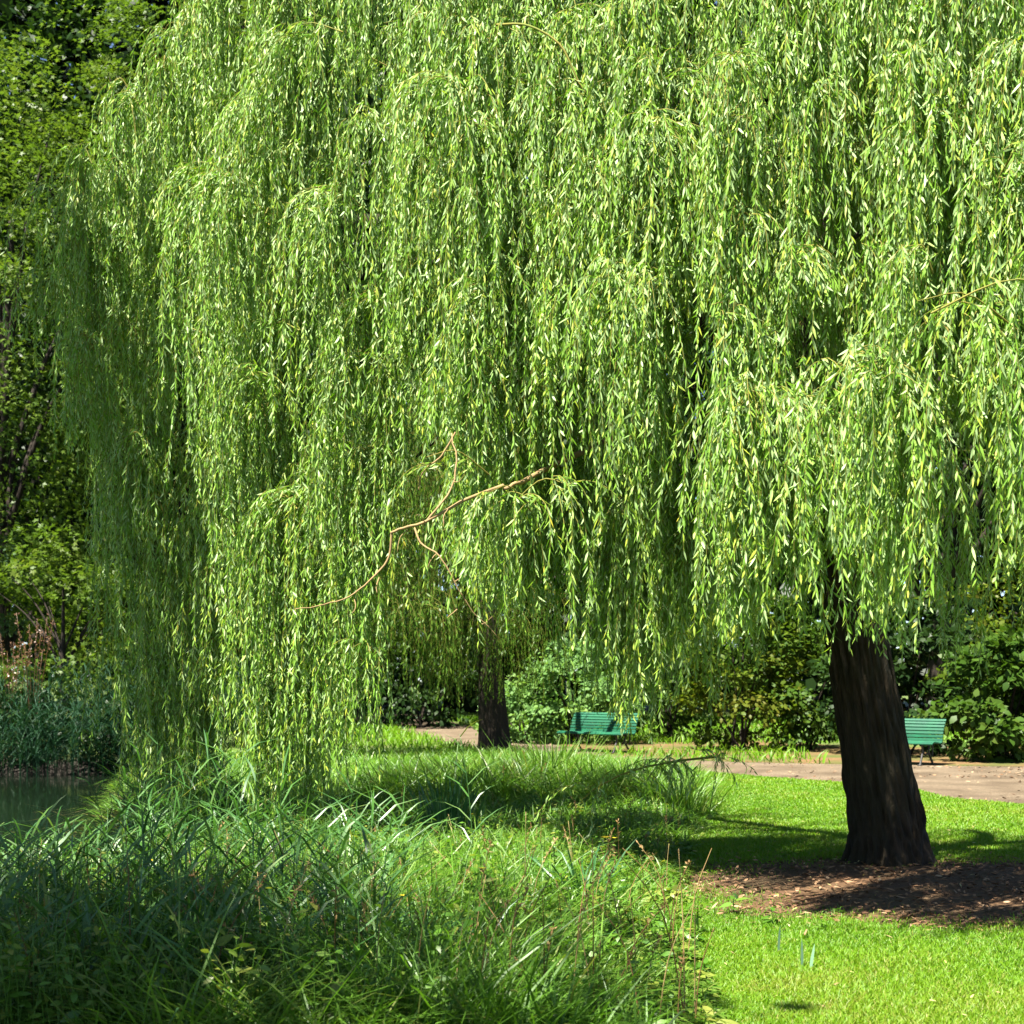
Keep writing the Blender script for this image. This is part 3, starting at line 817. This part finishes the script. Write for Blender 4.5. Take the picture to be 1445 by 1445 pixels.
g = Geo()   # the bare broken branch that hangs in front of the gap
branch_px(g, [(710, 685, .5), (660, 705, .25), (600, 738, .1), (553, 750, 0)], 10.5, .014, .010, seed=1)
branch_px(g, [(553, 750, 0), (548, 790, 0), (520, 825, -.05), (480, 856, -.1), (425, 870, -.15)], 10.5, .010, .003, seed=2)
branch_px(g, [(600, 738, .1), (632, 695, .15), (645, 655, .2), (643, 610, .3)], 10.5, .009, .005, seed=3)
branch_px(g, [(585, 745, .05), (595, 768, 0), (620, 785, -.05), (640, 820, -.05), (665, 862, 0), (700, 898, .05)], 10.5, .008, .0025, seed=4)
branch_px(g, [(643, 610, .3), (625, 640, .3), (604, 660, .3), (599, 685, .3)], 10.5, .008, .004, seed=5)
branch_px(g, [(640, 822, -.05), (655, 810, -.1)], 10.5, .005, .002, n=6, seed=6)
branch_px(g, [(645, 860, -.05), (632, 870, -.1)], 10.5, .005, .002, n=6, seed=7)
branch_px(g, [(900, 600, 2.4), (800, 648, 1.5), (745, 672, .8), (710, 685, .5)], 10.5, .03, .014, seed=12)
rr_ = np.random.default_rng(5)
for (bx, by, ex, ey) in [(575, 748, 560, 775), (535, 815, 530, 838), (500, 846, 497, 866), (632, 718, 628, 745), (640, 680, 655, 668), (615, 782, 606, 800), (680, 880, 690, 872), (460, 862, 455, 850), (600, 738, 588, 722)]:
    branch_px(g, [(bx, by, .05), ((bx + ex) / 2 + rr_.normal(0, 3), (by + ey) / 2 + rr_.normal(0, 3), 0), (ex, ey, -.05)], 10.5, .004, .0015, n=7, seed=int(bx))
child(tag(g.build('bare_branch', M['dead_wood']), 'leafless tan branch forking in front of the foliage gap'), willow)
for D, sd_, r0, pts in [(11.3, 8, .010, [(700, 35, .3), (745, 36, 0), (790, 65, -.1), (822, 125, -.1), (860, 165, -.1), (960, 172, -.2), (1010, 190, -.3), (1070, 220, -.4)]),
                       (9.9, 9, .010, [(1390, 105, 0), (1350, 75, .1), (1310, 60, .2)]), (9.7, 10, .008, [(1130, 590, 0), (1100, 560, -.1), (1060, 545, -.2)])]:
    g = Geo(); branch_px(g, pts, D, r0, .005, n=40, seed=sd_)
    child(g.build('crest_branch', M['willow_twig']), willow)
# the low branch by the lawn edge carries a few sprays
lowc, lowt = crown, twigs
branch_px(twigs, [(1010, 1068, 0), (950, 1075, -.1), (890, 1088, -.2), (845, 1110, -.2), (822, 1128, -.2)], 13.2, .012, .005, seed=11)
for (px, py, n, B) in [(830, 1115, 8, 1190), (870, 1095, 10, 1175), (920, 1080, 12, 1150), (960, 1072, 12, 1140), (1000, 1066, 8, 1120)]:
    c = P(px, py, 13.0)
    S = c + rng.normal(0, .09, (n, 3)); S[:, 2] = c[2] + rng.normal(.02, .03, n)
    willow_strands(lowc, lowt, S, rng.uniform(0, 6.28, n), rng.uniform(-.6, .4, n), rng.uniform(.2, .55, n), .03, .085, .012, rng)
child(crown.build('crown', M['willow_leaf']), willow)
child(twigs.build('twigs', M['willow_twig']), willow)


# ------------------------------------------------------------------ second willow
w2 = thing('weeping_willow', (-.45, 30.6, 0), 'shaded smaller willow with slender trunk standing behind, left of the green bench', 'willow tree')
g = Geo()
br2 = bark_ridges(5, .05)
tube(g, spline([(.12, 0, -.1), (.08, 0, .5), (0, 0, 1.6), (-.05, .1, 3.2), (.2, .1, 5)], 80), np.linspace(.36, .19, 80), 40, ridges=lambda th, k, r_: br2(th, k, r_) + flare(th, k, r_, 8))
for c, r0 in [([(-.05, .1, 2.9), (-1.2, -.4, 4.4), (-2.8, -.8, 5.2)], .1), ([(0, 0, 3.2), (1.3, .2, 5), (3, .3, 6)], .11), ([(0, 0, 2.3), (-.7, -.6, 3.1), (-2.4, -1.2, 3.4)], .07),
              ([(.05, 0, 2.6), (.9, -.4, 3.6), (2.3, -.7, 4.0)], .06), ([(.1, 0, 4.5), (.0, .3, 6.5), (-.5, .3, 8.2)], .13), ([(0, -.05, 1.9), (-.35, -.2, 2.4), (-.9, -.5, 2.5)], .035)]:
    tube(g, spline(c, 24), np.linspace(r0, r0 * .25, 24), 10)
g.build('trunk', M['back_bark'], w2)
wc, wt = Geo(), Geo()
r = np.random.default_rng(77)
for _ in range(190):
    a = r.uniform(0, 6.28); q = math.sqrt(r.random()) * 5.2
    zc = 8.6 * math.sqrt(max(.05, 1 - (q / 5.6) ** 2)) * r.uniform(.55, 1)
    zc = max(zc, 3.0)
    c = np.array([q * .68 * math.cos(a) - 1.1, q * .7 * math.sin(a) - .5, zc]); n = int(r.integers(10, 18))
    if c[0] > -.9 and c[1] < 1.6 and c[2] > 2.9: continue        # sprays left out here, shaping the crown so sun reaches the bench
    S = c + r.normal(0, .28, (n, 3)) * [1, 1, .5]
    ln = np.minimum(S[:, 2] - r.uniform(.8, 2.4, n), r.uniform(1.4, 4.2, n)).clip(.4)
    willow_strands(wc, wt, S, a + r.normal(0, 1, n), r.uniform(-.5, .5, n), ln, .075, .13, .026, r, stem=.0022)
for _ in range(26):
    c = np.array([r.uniform(-1.5, 1.0), r.uniform(-1.8, -.5), r.uniform(3.0, 4.0)]); n = 9
    S = c + r.normal(0, .2, (n, 3)); ln = S[:, 2] - r.uniform(.9, 2.3, n)
    willow_strands(wc, wt, S, r.uniform(0, 6.28, n), r.uniform(-.6, .4, n), ln, .06, .12, .022, r, stem=.0022)
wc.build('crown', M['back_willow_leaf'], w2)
wt.build('twigs', M['willow_twig'], w2)


# ------------------------------------------------------------------ other trees and shrubs
def crown_geo(seed, rad, nclump, nleaf, size, star=False, asp=.62, blob=.26, hollow=.45, flat=.7):
    r = np.random.default_rng(seed); g = Geo(); rad = np.asarray(rad, float)
    th = r.uniform(0, 6.28, nclump); cz = r.uniform(-.85, 1, nclump)
    u = np.stack([np.sqrt(1 - cz ** 2) * np.cos(th), np.sqrt(1 - cz ** 2) * np.sin(th), cz], 1)
    cen = u * rad * (hollow + (1 - hollow) * r.random(nclump) ** .45)[:, None] * r.uniform(.85, 1.12, (nclump, 1))
    br_ = rad.mean() * blob * r.uniform(.6, 1.4, nclump)
    for q in range(nclump):
        m_ = int(nleaf * r.uniform(.6, 1.4))
        w = norm(r.normal(0, 1, (m_, 3))); w[:, 2] = np.abs(w[:, 2]) * np.where(r.random(m_) < .72, 1, -1)
        p = cen[q] + w * br_[q] * (r.random((m_, 1)) ** .4) * [1.25, 1.25, flat]
        out = norm(p / rad + .01)
        d = norm(out * .5 + w * .5 + r.normal(0, .55, (m_, 3)) + [0, 0, -.25])
        nr = norm(.6 * out + [0, 0, .75] + r.normal(0, .45, (m_, 3)))
        L = size * r.uniform(.65, 1.25, m_); var = np.clip(.45 + r.normal(0, .16) + r.normal(0, .17, m_), 0, 1)
        if star: stars(g, p, d, nr, L, var)
        else: leaves(g, p, d, nr, L, L * asp, var, .2)
    return g, cen


def tree(name, x, y, h, crown_r, crown_z, mat, label, cat, seed, nclump=70, nleaf=190, size=.2, star=False, trunk_r=.2, group=None, **kw):
    o = thing(name, (x, y, float(gz(np.array(float(x)), np.array(float(y))))), label, cat, group)
    g, cen = crown_geo(seed, crown_r, nclump, nleaf, size, star, **kw)
    c = g.build('crown', M[mat], o); c.location = (0, 0, crown_z)
    t = Geo(); r = np.random.default_rng(seed)
    top = crown_z + crown_r[2] * .5
    tr = spline([(0, 0, -.2), (r.normal(0, .1), r.normal(0, .1), top * .4), (r.normal(0, .3), r.normal(0, .3), top)], 30)
    tube(t, tr, np.linspace(trunk_r * 1.15, trunk_r * .3, 30), 14)
    for k in r.choice(len(cen), min(18, len(cen)), replace=False):
        e = cen[k] + [0, 0, crown_z]; s = tr[int(np.clip(e[2] / top * 18, 6, 24))]
        tube(t, spline([s, (s + e) / 2 + [0, 0, .12 * crown_r[2]], e], 10), np.linspace(trunk_r * .35, trunk_r * .06, 10), 6)
    t.build('trunk', M['back_bark'], o)
    return o


def shrub(name, x, y, rad, mat, label, seed, nclump=34, nleaf=130, size=.12, cat='shrub', zc=None, **kw):
    o = thing(name, (x, y, float(gz(np.array(float(x)), np.array(float(y))))), label, cat)
    g, cen = crown_geo(seed, rad, nclump, nleaf, size, **kw)
    zc = rad[2] * .8 if zc is None else zc
    c = g.build('foliage', M[mat], o); c.location = (0, 0, zc)
    t = Geo(); r = np.random.default_rng(seed)
    for k in range(7):
        e = cen[k % len(cen)] * .8 + [0, 0, zc]
        e[2] = max(e[2], .4)
        tube(t, spline([(r.normal(0, .1), r.normal(0, .1), -.1), (e[0] * .4, e[1] * .4, e[2] * .5), e], 8), np.linspace(.035, .01, 8), 6)
    t.build('stems', M['back_bark'], o)
    return o


# left: across the pond
tree('maple_tree', -14.9, 42, 20, (4.8, 4.8, 9.6), 10.6, 'maple_leaf', 'large maple with lit yellow-green sprays across the pond, upper left', 'maple tree', 101, 230, 140, .22, True, .3, hollow=.45, blob=.16)
tree('maple_tree', -10.4, 46, 24, (4.2, 4.2, 7.0), 17.5, 'maple_leaf', 'tall maple whose crown shows behind the top left of the willow', 'maple tree', 102, 90, 150, .22, True, .3, hollow=.72, blob=.18)
tree('young_maple', -11.6, 36.8, 5.5, (2.6, 2.0, 2.2), 2.9, 'maple_leaf', 'low bright maple leaning over the far reeds at the left', 'maple tree', 103, 46, 95, .22, True, .10, hollow=.4)
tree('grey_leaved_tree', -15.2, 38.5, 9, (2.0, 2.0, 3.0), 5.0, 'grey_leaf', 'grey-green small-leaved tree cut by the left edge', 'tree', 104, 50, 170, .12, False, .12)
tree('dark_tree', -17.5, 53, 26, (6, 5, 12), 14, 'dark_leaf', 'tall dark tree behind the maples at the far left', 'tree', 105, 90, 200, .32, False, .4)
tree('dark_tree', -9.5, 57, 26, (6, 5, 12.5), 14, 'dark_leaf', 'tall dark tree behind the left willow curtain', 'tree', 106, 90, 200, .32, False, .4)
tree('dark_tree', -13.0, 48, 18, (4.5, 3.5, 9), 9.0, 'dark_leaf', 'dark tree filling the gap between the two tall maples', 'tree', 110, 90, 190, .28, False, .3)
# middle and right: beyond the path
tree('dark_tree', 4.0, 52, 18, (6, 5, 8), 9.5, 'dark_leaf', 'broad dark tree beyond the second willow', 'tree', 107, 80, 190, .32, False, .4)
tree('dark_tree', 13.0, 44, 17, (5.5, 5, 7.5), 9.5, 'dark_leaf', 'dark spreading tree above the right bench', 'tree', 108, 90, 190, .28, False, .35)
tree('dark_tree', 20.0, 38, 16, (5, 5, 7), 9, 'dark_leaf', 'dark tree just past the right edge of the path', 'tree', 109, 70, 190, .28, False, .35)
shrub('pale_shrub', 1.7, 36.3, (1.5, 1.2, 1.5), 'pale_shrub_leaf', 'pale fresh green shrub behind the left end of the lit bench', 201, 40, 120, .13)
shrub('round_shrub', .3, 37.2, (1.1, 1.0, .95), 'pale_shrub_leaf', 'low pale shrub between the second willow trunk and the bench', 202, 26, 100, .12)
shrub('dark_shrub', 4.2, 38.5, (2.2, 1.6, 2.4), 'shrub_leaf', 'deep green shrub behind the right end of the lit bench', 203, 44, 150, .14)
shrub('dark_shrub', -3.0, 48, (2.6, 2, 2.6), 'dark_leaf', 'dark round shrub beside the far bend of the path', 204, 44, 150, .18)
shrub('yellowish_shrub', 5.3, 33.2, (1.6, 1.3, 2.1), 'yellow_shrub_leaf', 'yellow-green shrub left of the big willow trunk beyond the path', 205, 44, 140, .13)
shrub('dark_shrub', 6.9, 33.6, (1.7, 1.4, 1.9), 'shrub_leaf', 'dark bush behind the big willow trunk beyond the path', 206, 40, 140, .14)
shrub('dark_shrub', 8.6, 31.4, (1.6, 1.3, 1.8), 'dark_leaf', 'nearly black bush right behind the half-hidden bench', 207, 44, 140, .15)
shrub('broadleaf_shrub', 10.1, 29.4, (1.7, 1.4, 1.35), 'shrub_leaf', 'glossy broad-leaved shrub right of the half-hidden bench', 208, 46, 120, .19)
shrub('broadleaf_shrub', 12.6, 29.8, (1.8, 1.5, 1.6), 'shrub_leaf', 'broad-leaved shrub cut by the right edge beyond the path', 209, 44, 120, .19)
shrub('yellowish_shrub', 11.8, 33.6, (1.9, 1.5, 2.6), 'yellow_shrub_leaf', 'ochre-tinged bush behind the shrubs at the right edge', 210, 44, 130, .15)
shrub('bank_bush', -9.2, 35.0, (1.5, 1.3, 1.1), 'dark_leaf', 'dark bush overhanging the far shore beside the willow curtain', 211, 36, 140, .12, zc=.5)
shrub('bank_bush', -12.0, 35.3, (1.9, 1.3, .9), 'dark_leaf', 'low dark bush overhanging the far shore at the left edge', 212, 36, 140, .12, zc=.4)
# red-brown seed heads on the far shore
for q, (px, py, lb) in enumerate([(45, 905, 'red-brown dock seed heads on the far shore, the taller plant'), (15, 935, 'red-brown dock seed heads at the left edge of the far shore')]):
    r = np.random.default_rng(300 + q); D = 34.8
    c = P(px, py, D); base = float(gz(np.array(c[0]), np.array(c[1])))
    g = Geo(); n = 9
    for k in range(n):
        e = np.array([r.normal(0, .35), r.normal(0, .3), c[2] - base + r.uniform(-.5, .7)])
        tube(g, spline([(0, 0, 0), e * [.5, .5, .55], e], 6), np.linspace(.012, .004, 6), 4)
        m_ = 26; t = r.uniform(.75, 1, m_)[:, None]
        leaves(g, e * t * [1, 1, 1] + r.normal(0, .03, (m_, 3)), r.normal(0, 1, (m_, 3)) + [0, 0, .8], r.normal(0, 1, (m_, 3)), .07, .03, r.random(m_))
    o = g.build('dock_plant', M['red_plume']); o.location = (c[0], c[1], base); tag(o, lb, 'plant')
# the wood that closes the view
g = Geo(); r = np.random.default_rng(400)
for _ in range(3300):
    x = r.uniform(-60, 60); y = r.uniform(64, 84); z = r.random() ** .9 * 47
    m_ = 48; w = norm(r.normal(0, 1, (m_, 3))); p = np.array([x, y, z]) + w * r.uniform(1.3, 2.8) * r.random((m_, 1)) ** .4
    leaves(g, p, w + r.normal(0, .5, (m_, 3)), w + [0, -.2, .6], r.uniform(.7, 1.3, m_), .65, np.clip(r.normal(.35, .2, m_), 0, 1))
for _ in range(90):
    x = r.uniform(-70, 70); y = r.uniform(74, 94)
    tube(g, [(x, y, -.2), (x + r.normal(0, .3), y, 8), (x + r.normal(0, .8), y, 18)], [.4, .3, .15], 8, var=0)
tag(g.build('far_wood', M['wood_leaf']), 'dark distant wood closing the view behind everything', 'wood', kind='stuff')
# unseen trees added past the left frame edge to shade reeds and left curtain
tree('added_shade_tree', -10.0, 11.6, 15, (3.9, 3.9, 4.2), 12.0, 'maple_leaf', 'leafy tree on the near bank past the left edge of the view', 'tree', 501, 58, 110, .3, False, .28, hollow=.3)
tree('added_shade_tree', -6.9, 3.0, 14, (4.0, 2.7, 2.6), 10.6, 'maple_leaf', 'leafy tree on the near bank close beside the camera', 'tree', 502, 66, 95, .26, False, .26, hollow=.25, blob=.22)


# ------------------------------------------------------------------ benches
def make_bench():
    root = thing('park_bench', (0, 0, 0), '', 'bench', 'green slatted park benches')
    Lh = .92
    prof = spline([(-.02, .40), (.06, .435), (.25, .425), (.42, .405), (.50, .44), (.53, .58), (.60, .74), (.70, .87)], 200)   # x = depth behind the front edge
    d = np.concatenate([[0], np.cumsum(np.linalg.norm(np.diff(prof, axis=0), axis=1))])
    ns = 15; w = d[-1] / ns
    seat, back = Geo(), Geo()
    for k in range(ns):
        s0, s1 = k * w + .003, (k + 1) * w - .003
        a = np.array([np.interp(s0, d, prof[:, 0]), np.interp(s0, d, prof[:, 1])]); b_ = np.array([np.interp(s1, d, prof[:, 0]), np.interp(s1, d, prof[:, 1])])
        t = (b_ - a) / np.linalg.norm(b_ - a); nr = np.array([-t[1], t[0]]); th = .026
        sec = [a, b_, b_ + nr * th * .8 - t * .004, b_ + nr * th - t * .010, a + nr * th + t * .010, a + nr * th * .8 + t * .004]
        g = seat if s1 < .52 else back
        v = [(-Lh, q[0], q[1]) for q in sec] + [(Lh, q[0], q[1]) for q in sec]
        f4 = [(j, (j + 1) % 6, (j + 1) % 6 + 6, j + 6) for j in range(6)] + [(0, 5, 4, 1), (1, 4, 3, 2), (6, 7, 10, 11), (7, 8, 9, 10)]
        g.add(v, None, f4)
    seat.build('seat', M['green_paint'], root, smooth=False)
    back.build('backrest', M['green_paint'], root, smooth=False)
    for sx in (-.68, .68):
        g = Geo()
        def bar(pts, rad=.022, n=24): tube(g, [(sx, q[0], q[1]) for q in spline(pts, n)], rad, 8)
        bar([(-.01, .385), (.06, .415), (.25, .405), (.42, .385), (.515, .43), (.55, .58), (.62, .74), (.715, .86)])
        bar([(.05, .40), (.10, .28), (.04, .14), (-.03, 0)])
        bar([(.44, .39), (.40, .26), (.50, .12), (.62, 0)])
        bar([(.09, .27), (.24, .20), (.41, .25)], .016)
        bar([(.53, .52), (.60, .34), (.57, .16)], .015)
        box(g, (sx - .035, -.08, 0), (sx + .035, .02, .025)); box(g, (sx - .035, .57, 0), (sx + .035, .68, .025))
        g.build('leg', M['iron'], root)
    return root


def copy_tree(o):
    c = o.copy(); COL.objects.link(c)
    for ch in list(o.children):
        k = ch.copy(); COL.objects.link(k); k.parent = c
    return c


b1 = make_bench()
b2 = copy_tree(b1)
for o, (x, y, rz, lb) in ((b1, (1.74, 32.2, -40, 'bright green slatted bench in the sun beyond the tall grass')), (b2, (7.24, 27.7, -38, 'green slatted bench half hidden behind the big willow trunk'))):
    o.location = (x, y, .004); o.rotation_euler.z = R(rz); o['label'] = lb

# ------------------------------------------------------------------ light, sky, camera
ELEV, AZ = R(63), R(42)           # sun behind the camera, to the left
sd = np.array([-math.cos(ELEV) * math.sin(AZ), -math.cos(ELEV) * math.cos(AZ), math.sin(ELEV)])
sun = bpy.data.lights.new('sun', 'SUN'); sun.energy = 5.0; sun.angle = R(.53); sun.color = (1, .945, .84)
so = bpy.data.objects.new('sun', sun); COL.objects.link(so)
from mathutils import Vector
so.rotation_euler = Vector(sd).to_track_quat('Z', 'Y').to_euler()
so.location = (-20, -20, 40)
w = bpy.data.worlds.new('World'); sc.world = w; w.use_nodes = True
nt = w.node_tree; nt.nodes.clear()
sky = nt.nodes.new('ShaderNodeTexSky'); sky.sky_type = 'NISHITA'; sky.sun_disc = False
sky.air_density = .6; sky.dust_density = .3; sky.sun_elevation = ELEV; sky.sun_rotation = math.atan2(sd[0], sd[1])
bg = nt.nodes.new('ShaderNodeBackground'); bg.inputs['Strength'].default_value = .05
wo = nt.nodes.new('ShaderNodeOutputWorld')
nt.links.new(sky.outputs[0], bg.inputs['Color']); nt.links.new(bg.outputs[0], wo.inputs['Surface'])

cam = bpy.data.cameras.new('camera'); co = bpy.data.objects.new('camera', cam); COL.objects.link(co)
cam.sensor_width = 36; cam.lens = F / 1445 * 36
cam.shift_y = (YH - 722.5) / 1445
cam.clip_end = 2000
co.location = (0, 0, CAMZ); co.rotation_euler = (R(90), 0, 0)
cam.dof.use_dof = True; cam.dof.focus_distance = 11; cam.dof.aperture_fstop = 4.5
sc.camera = co
sc.view_settings.view_transform = 'Standard'; sc.view_settings.look = 'None'
sc.view_settings.exposure = 2.35; sc.view_settings.gamma = 1
sc.cycles.max_bounces = 7; sc.cycles.diffuse_bounces = 2; sc.cycles.glossy_bounces = 2; sc.cycles.transmission_bounces = 4
sc.cycles.sample_clamp_indirect = 6
